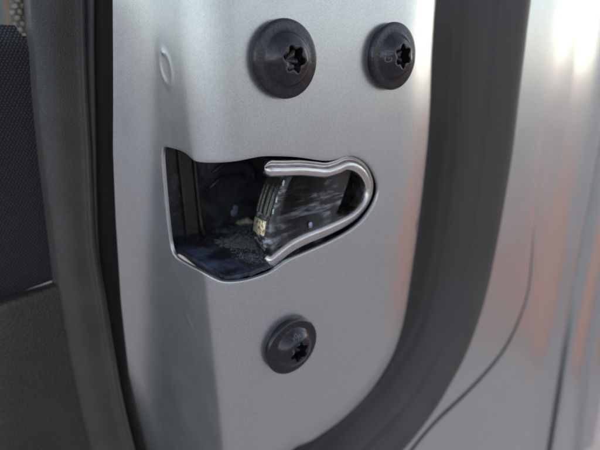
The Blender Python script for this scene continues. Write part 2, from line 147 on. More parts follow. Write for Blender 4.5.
def mat_fabric(name, c1, c2, pitch):
    M = Mat(name); M.set(rough=.85, spec=.25, sheen=.25, sheen_rough=.4)
    sx = M.n.new('ShaderNodeSeparateXYZ'); 
    wob = M.n.new('ShaderNodeVectorMath'); wob.operation = 'ADD'
    nz = M.noise(.8, 2, .5, None, 'Color'); 
    sc = M.n.new('ShaderNodeVectorMath'); sc.operation = 'SCALE'; sc.inputs['Scale'].default_value = .5
    M.link(nz, sc.inputs[0]); M.link(M.co, wob.inputs[0]); M.link(sc.outputs[0], wob.inputs[1]); M.link(wob.outputs[0], sx.inputs[0])
    k = 2 * math.pi / pitch
    # rows of yarn loops, every second row shifted by half a loop
    row = M.math('FLOOR', M.math('DIVIDE', sx.outputs[2], pitch * .8))
    ph = M.math('MULTIPLY', M.math('MODULO', M.math('ABSOLUTE', row), 2.0), math.pi)
    a = M.math('SINE', M.math('ADD', M.math('MULTIPLY', sx.outputs[0], k), ph))
    b = M.math('ABSOLUTE', M.math('SINE', M.math('MULTIPLY', sx.outputs[2], math.pi / (pitch * .8))))
    h = M.math('MULTIPLY', M.math('ADD', M.math('MULTIPLY', a, .5), .5), b)
    h = M.math('ADD', h, M.math('MULTIPLY', M.noise(6, 3), .5))
    M.to(M.ramp(h, [(.2, c1), (1.0, c2)]), 'Base Color')
    M.bump(h, .22); return M.m
def mat_grain(name, color, scale, dist, rough=.5):
    M = Mat(name); M.set(rough=rough, spec=.4)
    v = M.voronoi(scale, 'Distance', None, 'DISTANCE_TO_EDGE')
    h = M.ramp(v, [(0, 0.0), (.25, 1.0)])
    n = M.noise(.08, 3)
    M.to(M.ramp(n, [(.3, tuple(x * .85 for x in color)), (.7, tuple(x * 1.15 for x in color))]), 'Base Color')
    M.bump(h, dist, .8); return M.m
def mat_fork():
    M = Mat('greasy_black_plastic'); M.set(rough=.28, spec=.55)
    st = M.noise(.42, 4, .6, M.scaled((.28, 1, 1.7)))
    patch = M.noise(.16, 3, .6)
    g = M.math('MULTIPLY', M.ramp(st, [(.47, 0.0), (.70, 1.0)]), M.ramp(patch, [(.42, 0.0), (.60, 1.0)]))
    M.to(M.mix(g, (.028, .024, .023), (.55, .61, .68)), 'Base Color')
    M.to(M.ramp(g, [(0, .27), (1, .6)]), 'Roughness')
    scr = M.noise(2.2, 3, .6, M.scaled((.10, 1, 2.5)))
    b = M.bump(scr, .08, .8)
    M.bump(st, .10, .6, b); return M.m
def mat_housing(name, blue):
    M = Mat(name); M.set(rough=.3, spec=.55)
    n = M.noise(.5, 6, .65)
    film = M.ramp(M.noise(.16, 4, .6), [(.40, 0.0), (.70, .6 if blue else .32)])
    M.to(M.mix(film, (.020, .020, .025), (.13, .17, .27) if blue else (.14, .15, .17)), 'Base Color')
    M.to(M.ramp(n, [(.3, .14), (.7, .36)]), 'Roughness')
    M.bump(n, .3, .8); return M.m
def mat_brass():
    M = Mat('worn_brass_metal'); M.set(metal=.8, rough=.35)
    n = M.noise(1.3, 4, .7)
    M.to(M.ramp(n, [(.38, (.20, .14, .06)), (.5, (.85, .70, .42)), (.62, (.95, .90, .78))]), 'Base Color')
    M.bump(n, .15); return M.m
def mat_ground():
    M = Mat('pale_concrete'); M.set(rough=.9)
    n = M.noise(.02, 6); M.to(M.ramp(n, [(.3, (.32, .322, .316)), (.7, (.40, .402, .394))]), 'Base Color'); return M.m

PAINT = mat_paint()
BOLT = mat_simple('burnished_dark_steel', (.055, .053, .060), .21, .85, 2.0, .03, .35)
MARK = mat_simple('stamped_dark_steel', (.115, .115, .135), .35, .8, 2.0, .02, .2)
STEEL = mat_simple('polished_steel', (.62, .585, .57), .25, 1.0, 1.2, .03, .12, nvec=(.3, 1, 1))
FORK_M = mat_fork()
EDGE_STEEL = mat_simple('worn_dark_steel', (.075, .072, .060), .19, .7, 2.6, .06, .8, nvec=(1.6, 1.6, .10))
HOUSING = mat_housing('black_plastic', False); LEDGE = mat_housing('greasy_blue_black_plastic', True)
BRASS = mat_brass()
GLOSS = mat_simple('glossy_blue_black_plastic', (.022, .025, .034), .2, 0, 1., .05, .4, .8)
RIB = mat_simple('brown_black_plastic', (.055, .042, .036), .45, 0, 1., .05, .3)
LINT = mat_simple('grey_lint', (.17, .167, .162), .9, 0, 3., .02, .5)
WEATHER = mat_rubber('grey_weatherstrip_rubber', (.066, .059, .056))
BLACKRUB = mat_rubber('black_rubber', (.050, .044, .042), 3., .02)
TRIM = mat_grain('grey_grained_plastic', (.066, .063, .058), 2.2, .09, .44)
LOWER_M = mat_grain('brown_black_grained_plastic', (.042, .031, .027), 1.1, .16, .40)
FABRIC_M = mat_fabric('navy_black_woven_fabric', (.008, .008, .009), (.044, .042, .047), .78)
UPPER_M = mat_fabric('grey_woven_fabric', (.05, .045, .035), (.24, .22, .18), 1.6)
CHIP_GLINT = mat_simple('pale_chip_glint', (.55, .58, .60), .35, 0, 2., .05, .3)
BEIGE_M = mat_simple('beige_cover', (.22, .23, .21), .8, 0, .05, .2, .1)
ORANGE_M = mat_simple('orange_strap', (.34, .21, .12), .6, 0, .2, .1, .1)

# ------------------------------------------------------------------ mesh helpers
def mesh_obj(name, verts, faces, mat, parent=None, smooth=True, sharp=None):
    me = bpy.data.meshes.new(name)
    me.from_pydata([(v[0] * MM, v[1] * MM, v[2] * MM) for v in verts], [], [tuple(int(i) for i in f) for f in faces])
    me.validate(); me.update()
    if smooth: me.polygons.foreach_set('use_smooth', [True] * len(me.polygons))
    if sharp: me.set_sharp_from_angle(angle=math.radians(sharp))
    me.materials.append(mat)
    o = bpy.data.objects.new(name, me); COL.objects.link(o)
    if parent is not None:
        o.parent = parent; o.matrix_parent_inverse = parent.matrix_world.inverted()
    return o
def tag(o, label=None, cat=None, group=None, kind=None):
    for k, v in (('label', label), ('category', cat), ('group', group), ('kind', kind)):
        if v: o[k] = v
    return o
def catmull(pts, k):
    P = [np.array(p, float) for p in pts]; out = []
    for i in range(len(P) - 1):
        p1, p2 = P[i], P[i + 1]; p0 = P[i - 1] if i else 2 * p1 - p2; p3 = P[i + 2] if i + 2 < len(P) else 2 * p2 - p1
        for j in range(k):
            t = j / k
            out.append(.5 * (2 * p1 + (p2 - p0) * t + (2 * p0 - 5 * p1 + 4 * p2 - p3) * t * t + (3 * p1 - p0 - 3 * p2 + p3) * t ** 3))
    out.append(P[-1]); return np.array(out)
def grid_faces(nr, nc, flip=False):
    F = []
    for i in range(nr - 1):
        for j in range(nc - 1):
            q = (i * nc + j, i * nc + j + 1, (i + 1) * nc + j + 1, (i + 1) * nc + j)
            F.append(q[::-1] if flip else q)
    return F
def sheet(name, grid, mat, parent, thick=2.0, sharp=None):
    """a lofted sheet (rows x columns of points) given real thickness away from its front"""
    g = np.array(grid); nr, nc = g.shape[:2]; V = g.reshape(-1, 3)
    c = g[nr // 2, nc // 2]; du = g[nr // 2, nc // 2 + 1] - c; dv = g[nr // 2 + 1, nc // 2] - c
    n = np.cross(du, dv); flip = n[1] > 0
    # back layer
    N = np.zeros_like(g)
    gu = np.gradient(g, axis=1); gv = np.gradient(g, axis=0); N = np.cross(gu, gv); N /= (np.linalg.norm(N, axis=2)[..., None] + 1e-9)
    if flip: N = -N
    B = (g - N * thick).reshape(-1, 3)
    F = grid_faces(nr, nc, flip); off = len(V)
    F += [tuple(off + i for i in f[::-1]) for f in F]
    ring = [j for j in range(nc)] + [i * nc + nc - 1 for i in range(1, nr)] + [(nr - 1) * nc + j for j in range(nc - 2, -1, -1)] + [i * nc for i in range(nr - 2, 0, -1)]
    for a, b in zip(ring, ring[1:] + ring[:1]):
        q = (a, a + off, b + off, b); F.append(q if not flip else q[::-1])
    return mesh_obj(name, np.vstack([V, B]), F, mat, parent, True, sharp or 50)
def box(name, x, y, z, mat, parent, bev=.4):
    bm = bmesh.new()
    vs = [bm.verts.new((a * MM, b * MM, c * MM)) for a in x for b in y for c in z]
    for f in ((0, 1, 3, 2), (4, 6, 7, 5), (0, 4, 5, 1), (2, 3, 7, 6), (0, 2, 6, 4), (1, 5, 7, 3)): bm.faces.new([vs[i] for i in f])
    bmesh.ops.recalc_face_normals(bm, faces=bm.faces)
    if bev: bmesh.ops.bevel(bm, geom=bm.edges[:], offset=bev * MM, segments=2, profile=.5, affect='EDGES')
    me = bpy.data.meshes.new(name); bm.to_mesh(me); bm.free(); me.materials.append(mat)
    o = bpy.data.objects.new(name, me); COL.objects.link(o)
    if parent is not None: o.parent = parent; o.matrix_parent_inverse = parent.matrix_world.inverted()
    return o

# ------------------------------------------------------------------ ground
G = 40000
ground = mesh_obj('ground', [(-G, -G, -560), (G, -G, -560), (G, G, -560), (-G, G, -560)], [(0, 1, 2, 3)], mat_ground())
tag(ground, kind='structure')
reflector_m = mat_simple('terracotta_reflector', (.45, .235, .16), .8, 0, .01, .5, .15)
warm_reflector = box('warm_reflector', (900, 9000), (-800, 7000), (-570, -553), reflector_m, None, 3.)  # unseen slab, added so its reflection warms the door's rounded edge
tag(warm_reflector, kind='structure')

# ------------------------------------------------------------------ the car door
door = bpy.data.objects.new('car_door', None); COL.objects.link(door); door.location = (0, 0, -.12); door.empty_display_size = .05
bpy.context.view_layer.update()
tag(door, 'open silver car door seen edge on, with latch slot, three dark bolts and rubber seals', 'car door')

# --- pressed steel jamb panel: flat latch face, rounded outer edge, inner side wall with a flange
XC, SL = -16.3, .13
adir = np.array([-SL, 1.0]) / math.hypot(SL, 1.0); RB = 8.0
PHI = math.acos(float(np.dot((-1, 0), adir))); TL = RB * math.tan(PHI / 2)
S0 = XC + TL; S1 = S0 - RB * PHI
fdir = np.array([-.76, .65]); FR = 7.0                      # flange direction and half length of its soft bend
fb = sorted(FLANGE_BEND); fl = sorted(FLANGE_LEN)
def flange_s(z): return np.interp(z, [p[0] for p in fb], [p[1] for p in fb])
def flange_l(z): return np.interp(z, [p[0] for p in fl], [p[1] for p in fl])
edge = catmull([[50.2, 150.0], [50.2, 120.0], [50.3, 95.0], [50.5, 78.0]] + EDGE[2:] + [[-6, -48], [-20, -62], [-45, -85]], 4)
def poly_dist(p, poly):
    a = poly[:-1]; b = poly[1:]; ab = b - a
    t = np.clip(((p - a) * ab).sum(1) / ((ab * ab).sum(1) + 1e-12), 0, 1)
    return np.sqrt((((a + ab * t[:, None]) - p) ** 2).sum(1).min())
DENT_C, DENT_TOP, _ = [np.array(p) for p in DENT]
def relief(s, z):
    h = 0.0
    ds, dz = s - DENT_C[0], z - DENT_C[1]
    if abs(ds) < 6 and abs(dz) < 7:
        e = math.hypot((ds + .18 * dz) / 2.1, dz / 3.0)
        h += .055 * math.exp(-((e - 1) / .28) ** 2) - .035 * math.exp(-(e / .8) ** 4)
        h += .22 * math.exp(-((s - DENT_TOP[0]) / .55) ** 2 - ((z - DENT_TOP[1] + .4) / .35) ** 2)
    a, b = np.array(SCR[0]), np.array(SCR[1]); p = np.array((s, z)); ab = b - a
    if abs(s - a[0]) < 8 and abs(z - a[1]) < 9:
        t = max(0, min(1, np.dot(p - a, ab) / np.dot(ab, ab))); d = np.linalg.norm(a + ab * t - p)
        h += .10 * math.exp(-(d / .8) ** 2) * (.5 + .5 * t)
    return h
def panel_point(s, z, drop=0.0, d=None):
    if s >= S0: x, y, n = s, 0.0, np.array((0, 1.0))
    elif s >= S1:
        a = (S0 - s) / RB; x = S0 - RB * math.sin(a); y = RB * (1 - math.cos(a)); n = np.array((math.sin(a), math.cos(a)))
    else:
        sb = float(flange_s(z)); L = TL + (S1 - s); Lb = TL + (S1 - sb)
        n = np.array((adir[1], -adir[0]))
        if L <= Lb - FR: p = np.array((XC, 0.)) + adir * L
        else:
            p0 = np.array((XC, 0.)) + adir * (Lb - FR); u = L - (Lb - FR)
            if u < 2 * FR:
                t = u / (2 * FR); p = p0 + adir * u + (fdir - adir) * (u * u / (4 * FR))
            else: p = p0 + adir * (2 * FR) + (fdir - adir) * FR + fdir * (u - 2 * FR)
        x, y = p
    if d is None: d = poly_dist(np.array((s, z)), edge) if s > -12 or z < -20 else 99.
    if s > -14:
        e0, e1 = 17.0, 9.0; sl = .27
        if d < e0:
            w = e0 - d; k = e0 - e1
            y += sl * (w * w / (2 * k) if w < k else k / 2 + (w - k))
        if d < 3: y += 3 - math.sqrt(max(0, 9 - (3 - d) ** 2))
    # very slight pressing waves so that reflections are not dead flat
    drop = drop + .05 * math.sin(s * .11 + z * .05) * math.sin(z * .07 + 1)
    drop -= relief(s, z) if s < S1 else 0
    return (x + n[0] * drop, y + n[1] * drop, z)

HC = HOLE + HOLE[:1]; cuts = [0, 5, 32, 35, len(HC) - 1]     # real corners stay corners
hole = np.vstack([catmull(HC[a:b + 1], 4)[:-1] for a, b in zip(cuts[:-1], cuts[1:])])
for _ in range(2): hole = .25 * np.roll(hole, 1, 0) + .5 * hole + .25 * np.roll(hole, -1, 0)
def offset_loop(loop, d):
    t = np.roll(loop, -1, 0) - np.roll(loop, 1, 0); t /= np.linalg.norm(t, axis=1)[:, None]
    n = np.stack([-t[:, 1], t[:, 0]], 1)
    area = .5 * np.sum(loop[:, 0] * np.roll(loop[:, 1], -1) - loop[:, 1] * np.roll(loop[:, 0], -1))
    return loop + n * (-d if area > 0 else d)
pts, info = [], []
rings = []
for dd in (0, .06, .15, .3, .8):
    L = offset_loop(hole, dd); idx = []
    for p in L:
        idx.append(len(pts)); pts.append(p); r = .3
        info.append((r - math.sqrt(max(0, r * r - (r - dd) ** 2))) if dd < r else 0.)
    rings.append(idx)
# outline: right edge (with inset rings), bottom, flange end, top
eN = np.gradient(edge, axis=0); eN /= np.linalg.norm(eN, axis=1)[:, None]; eN = np.stack([eN[:, 1], -eN[:, 0]], 1)
eN *= -np.sign(eN[0, 0])      # points inwards
ed_idx = []
dist_of = {}
for dd in (0, .25, .7, 1.3, 2.1, 3.2, 4.6):
    idx = []
    for p, n in zip(edge, eN):
        q = p + n * dd
        if q[1] > 130 or q[1] < -84: q = np.array((q[0], min(130, max(-84, q[1]))))
        idx.append(len(pts)); dist_of[len(pts)] = dd; pts.append(q); info.append(0.)
    ed_idx.append(idx)
zs = np.arange(-84, 130.1, 1.7)
left_idx = []
for z in zs:
    sb = float(flange_s(z)); left_idx.append(len(pts)); pts.append(np.array((sb - FR * .0 - float(flange_l(z)), z))); info.append(0.)
sv = list(np.arange(S0, 52, 1.9)) + list(np.linspace(S1, S0, 14)[:-1])
hpoly = offset_loop(hole, 1.4)
def inside(p, poly):
    x, y = p; a = poly; b = np.roll(poly, -1, 0)
    c = ((a[:, 1] > y) != (b[:, 1] > y)) & (x < (b[:, 0] - a[:, 0]) * (y - a[:, 1]) / (b[:, 1] - a[:, 1] + 1e-12) + a[:, 0])
    return c.sum() % 2 == 1
hmin, hmax = hpoly.min(0), hpoly.max(0)
edge_z = edge[::-1]
RECTS = [(DENT_C, 4, 5), ((np.array(SCR[0]) + np.array(SCR[1])) / 2, 3, 4)]
def try_add(s, z, coarse=True):
    p = np.array((s, z))
    if coarse and any(abs(s - c[0]) < w + .3 and abs(z - c[1]) < h + .3 for c, w, h in RECTS): return
    if hmin[0] < s < hmax[0] and hmin[1] < z < hmax[1] and inside(p, hpoly): return
    if s > -60:
        # right / below the outer edge?
        dd = poly_dist(p, edge)
        if dd < 5.2: return
        j = np.argmin(((edge - p) ** 2).sum(1))
        if np.dot(p - edge[j], eN[j]) < 0: return
    pts.append(p); info.append(0.)
for z in zs:
    for s in sv: try_add(s + random.uniform(-.02, .02), z)
    se = float(flange_s(z)) - float(flange_l(z))
    for s in np.arange(S1 - 1.2, se + .8, -1.3): try_add(s, z)
for c, w, h, st in ((DENT_C, 4, 5, .33), ((np.array(SCR[0]) + np.array(SCR[1])) / 2, 3, 4, .33)):
    for s in np.arange(c[0] - w, c[0] + w, st):
        for z in np.arange(c[1] - h, c[1] + h, st): try_add(s, z, False)
edges = [(a, b) for a, b in zip(rings[0], rings[0][1:] + rings[0][:1])]
edges += list(zip(ed_idx[0][:-1], ed_idx[0][1:]))
edges += list(zip(left_idx[:-1], left_idx[1:]))
edges += [(left_idx[-1], ed_idx[0][0]), (left_idx[0], ed_idx[0][-1])]
vo, eo, fo, ov, oe, of = delaunay_2d_cdt([Vector((float(p[0]), float(p[1]))) for p in pts], edges, [], 1, 1e-4)
V = []; keep_info = []
for v, src in zip(vo, ov):
    dr = max([info[k] for k in src], default=0.); dd = [dist_of[k] for k in src if k in dist_of]
    V.append(panel_point(v[0], v[1], dr, min(dd) if dd else None))
v2 = np.array([(v[0], v[1]) for v in vo])
F = []
left_poly = None
for f in fo:
    c = v2[list(f)].mean(0)
    if inside(c, hole): continue
    j = np.argmin(((edge - c) ** 2).sum(1))
    if poly_dist(c, edge) < 6 and np.dot(c - edge[j], eN[j]) < 0: continue
    se = float(flange_s(c[1])) - float(flange_l(c[1]))
    if c[0] < se - .3: continue
    F.append(tuple(f))
src_of = {}
for i, src in enumerate(ov):
    for k in src: src_of[k] = i
def extrude_loop(idx, drop_vec, closed):
    base = [src_of[k] for k in idx]; off = len(V)
    for b in base: V.append(tuple(np.array(V[b]) + drop_vec(V[b])))
    n = len(base); rng = range(n) if closed else range(n - 1)
    for i in rng: F.append((base[i], base[(i + 1) % n], off + (i + 1) % n, off + i))
def hole_in(p):
    if p[0] > XC + 2 and p[1] < 3: return np.array((0, .6, 0))
    return np.array((.45, .06, 0)) if p[1] > 3 else np.array((.3, .4, 0))
extrude_loop(rings[0], hole_in, True)
extrude_loop(ed_idx[0], lambda p: np.array((0, 14.0, 0)), False)
extrude_loop(left_idx, lambda p: np.array((7.0, 5.0, 0)), False)
# consistent winding: front of the sheet looks towards -y / -x
F2 = []
for f in F:
    F2.append(f)
panel = mesh_obj('jamb_panel', V, F2, PAINT, door)
bm = bmesh.new(); bm.from_mesh(panel.data); bmesh.ops.recalc_face_normals(bm, faces=bm.faces)
fc = min(bm.faces, key=lambda f: (f.calc_center_median() - Vector((.015, 0, .015))).length)
if fc.normal.y > 0: bmesh.ops.reverse_faces(bm, faces=bm.faces)
bm.to_mesh(panel.data); bm.free()
panel.data.set_sharp_from_angle(angle=math.radians(60))
tag(panel, 'silver metallic painted steel door edge')

# --- flanged button-head bolts with six-lobe sockets
def torx(t, r0=2.35, amp=.42): return r0 + amp * math.cos(6 * t)
def make_bolt():
    NS = 96; rings_, Fb, Vb = [], [], []
    # (radius, height, blend to socket shape)
    prof = [(7.55, -.6, 0), (7.55, .35, 0), (7.35, .45, 0), (7.3, .6, 0), (7.75, .72, 0), (7.98, .95, 0), (8.0, 1.35, 0), (7.9, 1.72, 0), (7.6, 1.95, 0), (7.2, 2.02, 0),
            (6.4, 2.06, 0), (5.75, 2.12, 0), (5.55, 2.25, 0), (5.4, 2.5, 0), (5.1, 2.95, 0), (4.7, 3.45, 0), (4.2, 3.95, 0), (3.7, 4.33, .15), (3.3, 4.55, .35), (3.05, 4.62, .7), (2.85, 4.55, 1), (2.75, 4.3, 1), (2.7, 3.5, 1), (2.65, 2.0, 1), (1.6, 1.55, .5), (.02, 1.2, 0)]
    for (r, h, k) in prof:
        base = len(Vb)
        for i in range(NS):
            t = 2 * math.pi * i / NS
            rr = r * (1 - k) + k * r * torx(t) / 2.77
            Vb.append((rr * math.cos(t), -h, rr * math.sin(t)))
        rings_.append(base)
    for a, b in zip(rings_[:-1], rings_[1:]):
        for i in range(NS): Fb.append((a + i, a + (i + 1) % NS, b + (i + 1) % NS, b + i))
    return Vb, Fb
VB, FB = make_bolt()
def stroke_mark(name, lines, parent, loc, rot, width=.16):
    """stamped characters: short raised strokes lying on the dome of a bolt head"""
    V_, F_ = [], []
    def dome(x, z):
        r = math.hypot(x, z); return -np.interp(r, [2.8, 3.05, 3.3, 3.7, 4.2, 4.7, 5.1, 5.4, 5.55], [4.6, 4.62, 4.55, 4.33, 3.95, 3.45, 2.95, 2.5, 2.25])
    for ln in lines:
        P = catmull([np.array(p) for p in ln], 4) if len(ln) > 2 else np.array([np.array(ln[0]) + (np.array(ln[1]) - np.array(ln[0])) * t for t in np.linspace(0, 1, 5)])
        T = np.gradient(P, axis=0); T /= np.linalg.norm(T, axis=1)[:, None] + 1e-9; N = np.stack([-T[:, 1], T[:, 0]], 1)
        b = len(V_)
        for p, n in zip(P, N):
            for w, h in ((-width, -.03), (-width * .55, .09), (width * .55, .09), (width, -.03)):
                q = p + n * w; V_.append((q[0], dome(*q) - h, q[1]))
        for i in range(len(P) - 1):
            for j in range(3): F_.append((b + i * 4 + j, b + i * 4 + j + 1, b + (i + 1) * 4 + j + 1, b + (i + 1) * 4 + j))
    o = mesh_obj(name, V_, F_, MARK, None); o.parent = parent; return o
bolt_mesh = None
bolts = []
for (x, z, rot, lab) in ((0.0, 64.6, 10, 'dark steel bolt, upper of the pair nearest the inner bend'), (29.5, 64.9, 24, 'dark steel bolt with stamped marks beside the rounded outer edge'), (0.0, 0.0, -18, 'dark steel bolt alone below the latch slot, with rusty socket')):
    if bolt_mesh is None:
        o = mesh_obj('flange_bolt', VB, FB, BOLT, None, True, 38); bolt_mesh = o.data
    else:
        o = bpy.data.objects.new('flange_bolt', bolt_mesh); COL.objects.link(o)
    o.parent = door; o.matrix_parent_inverse = door.matrix_world.inverted()
    o.location = (x * MM, -.0001, z * MM); o.scale = (.905, .92, .905); o.rotation_euler = (0, math.radians(rot), 0)
    o['label'] = lab; bolts.append(o)
def rotl(lines, deg):      # rotate stroke positions within the bolt face (x, z)
    c, s = math.cos(math.radians(deg)), math.sin(math.radians(deg))
    return [[(c * p[0] - s * p[1], s * p[0] + c * p[1]) for p in ln] for ln in lines]
G_ = [[(.5, .45), (.1, .62), (-.4, .4), (-.5, 0), (-.35, -.45), (.1, -.6), (.5, -.4), (.5, -.05)], [(.5, -.05), (.15, -.05)]]
def place(lines, dx, dz, k=1.): return [[(p[0] * k + dx, p[1] * k + dz) for p in ln] for ln in lines]
bars = [[(-.55, .6), (-.35, -.6)], [(-.35, -.6), (0, .4)], [(0, .4), (.35, -.6)], [(.35, -.6), (.55, .6)]]
stroke_mark('stamped_mark', rotl(place(G_, -.85, 4.25) + place(bars, .75, 4.25), 24 + 88), bolts[1], None, 0)
nine = [[(.45, .25), (.1, .65), (-.4, .4), (-.35, -.05), (.1, -.12), (.45, .25), (.42, -.35), (.0, -.85)]]
stroke_mark('stamped_mark', rotl(place(nine, .1, 4.3, 1.0) + [[(-.9, 4.5), (-.75, 4.0)], [(1.0, 4.5), (1.05, 3.95)]], -18 + 5), bolts[2], None, 0)
# a smear of grease in the first socket, rust in the third
def blob(name, parent, pts_r, mat, seed):
    rnd = random.Random(seed); bm = bmesh.new()
    for (x, y, z, r, sy) in pts_r:
        res = bmesh.ops.create_icosphere(bm, subdivisions=2, radius=r * MM)
        for v in res['verts']:
            k = 1 + rnd.uniform(-.18, .18); v.co = Vector((v.co.x * k + x * MM, v.co.y * k * sy + y * MM, v.co.z * k + z * MM))
    me = bpy.data.meshes.new(name); bm.to_mesh(me); bm.free(); me.materials.append(mat)
    me.polygons.foreach_set('use_smooth', [True] * len(me.polygons))
    o = bpy.data.objects.new(name, me); COL.objects.link(o); o.parent = parent; return o
RUST = mat_simple('rust', (.30, .13, .055), .8, 0, 3., .1, .5)
blob('grease_smear', bolts[0], [(-.6, -2.4, -1.2, .9, .8), (.3, -2.0, -1.6, .8, .7), (-1.5, -2.3, -.6, .6, .9), (1.3, -2.2, -1.3, .5, .8)], mat_simple('violet_grey_grease', (.22, .21, .25), .3, .2, 2., .1, .3), 1)
blob('rust_patch', bolts[2], [(-1.7, -3.2, 1.1, .6, 1.2), (-1.9, -2.8, .2, .7, 1.0), (-1.3, -2.6, -.6, .6, 1.0)], RUST, 2)

# --- latch: slot rim (folded steel lip), fork, housing
hp = catmull(HOOP, 12); al = np.concatenate([[0], np.cumsum(np.linalg.norm(np.diff(hp, axis=0), axis=1))]); LH = al[-1]
fine = [0, .03, .1, .22, .4, .65, 1.0, 1.4]
pos = fine + list(np.linspace(2, LH - 2, 90)) + [LH - q for q in fine[::-1]]
hp = np.array([[np.interp(q, al, hp[:, k]) for k in range(3)] for q in pos]); nH = len(hp)
tg = np.gradient(hp, axis=0); tg /= np.linalg.norm(tg, axis=1)[:, None]
out_n = np.stack([-tg[:, 2], np.zeros(nH), tg[:, 0]], 1)
mid = hp.mean(0)
if np.dot(out_n[nH // 2], hp[nH // 2] - mid) < 0: out_n = -out_n
# section: t = offset outwards, y = depth (mm)
sec = [(1.6, 5.5), (1.66, 1.5), (1.56, .85), (1.36, .62), (1.16, .75), (.95, 1.0), (.72, .95), (.50, .55), (.25, .16), (-.05, .0), (-.45, -.06), (-.85, .03), (-1.18, .30), (-1.42, .8), (-1.52, 1.5), (-1.52, 3.), (-1.52, 5.5)]
Vh, Fh = [], []; ns = len(sec)
for i in range(nH):
    a = pos[i] / LH; gk = .25 + .75 / (1 + math.exp((a - .47) / .04)); w = 1.0 + .18 * gk - .28 * math.exp(-((a - .55) / .12) ** 2)
    q_ = min(pos[i], LH - pos[i]) / 1.4; endk = math.sqrt(max(0, 1 - max(0, 1 - q_) ** 2))
    for t, y in sec:
        if .4 < t < 1.3: y = y * gk + (1 - gk) * (.02 + .32 * max(0, t - .2) ** 2)
        if y > 5: y = 2.4 + 3.1 * min(1, q_ / 4)
        yy = 1.3 + (y - 1.3) * max(.03, endk)
        p = hp[i] + out_n[i] * (t * w * max(.03, endk)); Vh.append((p[0], p[1] - 1.2 + .5 + yy, p[2]))
for i in range(nH - 1):
    for j in range(ns - 1): Fh.append((i * ns + j, i * ns + j + 1, (i + 1) * ns + j + 1, (i + 1) * ns + j))
Fh.append(tuple(range(ns))); Fh.append(tuple((nH - 1) * ns + j for j in range(ns - 1, -1, -1)))
rim = mesh_obj('slot_rim', Vh, Fh, STEEL, door, True)
bm = bmesh.new(); bm.from_mesh(rim.data); bmesh.ops.recalc_face_normals(bm, faces=bm.faces); bm.to_mesh(rim.data); bm.free()
tag(rim, 'polished steel U shaped lip round the latch slot')

fork2 = catmull([(p[0], p[2]) for p in FORK] + [(FORK[0][0], FORK[0][2])], 5)[:-1]
YF, TH = 4.0, 7.0
Vf, Ff = [], []; nF = len(fork2)
fr = []
for inset, y in ((1.1, YF), (.5, YF + .12), (.15, YF + .45), (0, YF + 1.0), (0, YF + TH - .6), (.5, YF + TH)):
    L = offset_loop(fork2, -inset); fr.append(len(Vf))
    Vf += [(p[0], y + .06 * math.sin(p[1] * .6), p[1]) for p in L]
for a, b in zip(fr[:-1], fr[1:]):
    for i in range(nF): Ff.append((a + i, a + (i + 1) % nF, b + (i + 1) % nF, b + i))
Ff.append(tuple(range(nF))); Ff.append(tuple(range(fr[-1] + nF - 1, fr[-1] - 1, -1)))
fork = mesh_obj('latch_fork', Vf, Ff, FORK_M, door, True, 40)
bm = bmesh.new(); bm.from_mesh(fork.data); bmesh.ops.recalc_face_normals(bm, faces=bm.faces); bm.to_mesh(fork.data); bm.free()
tag(fork, 'black plastic coated latch fork smeared with pale grease')
# bare worn edge of the fork that faces the inside of the car
eb = catmull([(p[0], p[2]) for p in FORK[:6]], 6)
et = np.gradient(eb, axis=0); et /= np.linalg.norm(et, axis=1)[:, None]; en = np.stack([et[:, 1], -et[:, 0]], 1)
en *= -np.sign(en[3, 0])
def strip(name, poly, nrm, y0, y1, h, mat, parent, rough=0., ridged=False):
    sec_ = [(y0, -.3), (y0, h * .6), (y0 + .3, h), ((y0 + y1) / 2, h * 1.15), (y1 - .3, h), (y1, h * .6), (y1, -.3)]
    if ridged:      # lengthwise ridges left by the striker
        sec_ = [(y0, -.3)] + [(y0 + (y1 - y0) * (k + .0) / 14, h * (.55 + .45 * math.sin(math.pi * k / 14) + (.35 if k in (2, 5, 6, 9, 12) else -.12))) for k in range(15)] + [(y1, -.3)]
    V_, F_ = [], []
    for p, n in zip(poly, nrm):
        for y, d in sec_:
            k = random.uniform(-rough, rough); V_.append((p[0] + n[0] * (d + k), y, p[1] + n[1] * (d + k)))
    m = len(sec_)
    for i in range(len(poly) - 1):
        for j in range(m): F_.append((i * m + j, i * m + (j + 1) % m, (i + 1) * m + (j + 1) % m, (i + 1) * m + j))
    F_.append(tuple(range(m))); F_.append(tuple((len(poly) - 1) * m + j for j in range(m - 1, -1, -1)))
    o = mesh_obj(name, V_, F_, mat, parent, True, 45)
    bm = bmesh.new(); bm.from_mesh(o.data); bmesh.ops.recalc_face_normals(bm, faces=bm.faces); bm.to_mesh(o.data); bm.free()
    return o
nb = len(eb); cut = int(nb * .72)
strip('worn_edge', eb[:cut], en[:cut], YF + .8, YF + 6.9, .42, EDGE_STEEL, fork, .015, True)
tip_p = catmull([eb[cut], eb[(cut + nb) // 2], eb[-1]], 4)
tip_n = np.repeat(en[-2:-1], len(tip_p), 0)
strip('tip_frame', tip_p + np.array((0, -.0)), tip_n, YF + 1.0, YF + 6.8, .25, FORK_M, fork)
strip('brass_tip', tip_p[1:-1], tip_n[1:-1], YF + 1.5, YF + 6.3, .6, BRASS, fork, .04)
for q, (k, s) in enumerate(((.26, .75), (.50, .6), (.64, .6))):
    p = eb[int(nb * k)]; blob('paint_chip_glint', fork, [(p[0] + .2, YF + .4, p[1] + .35, s * .42, .5), (p[0] + .12, YF + .4, p[1], s * .5, .5), (p[0] + .05, YF + .4, p[1] - .45, s * .4, .5)], CHIP_GLINT, 10 + q)  # bright glints on the chipped edge, put in as pale blobs
for o in fork.children:
    o.matrix_parent_inverse = fork.matrix_world.inverted() if o.name.startswith('paint') else o.matrix_parent_inverse

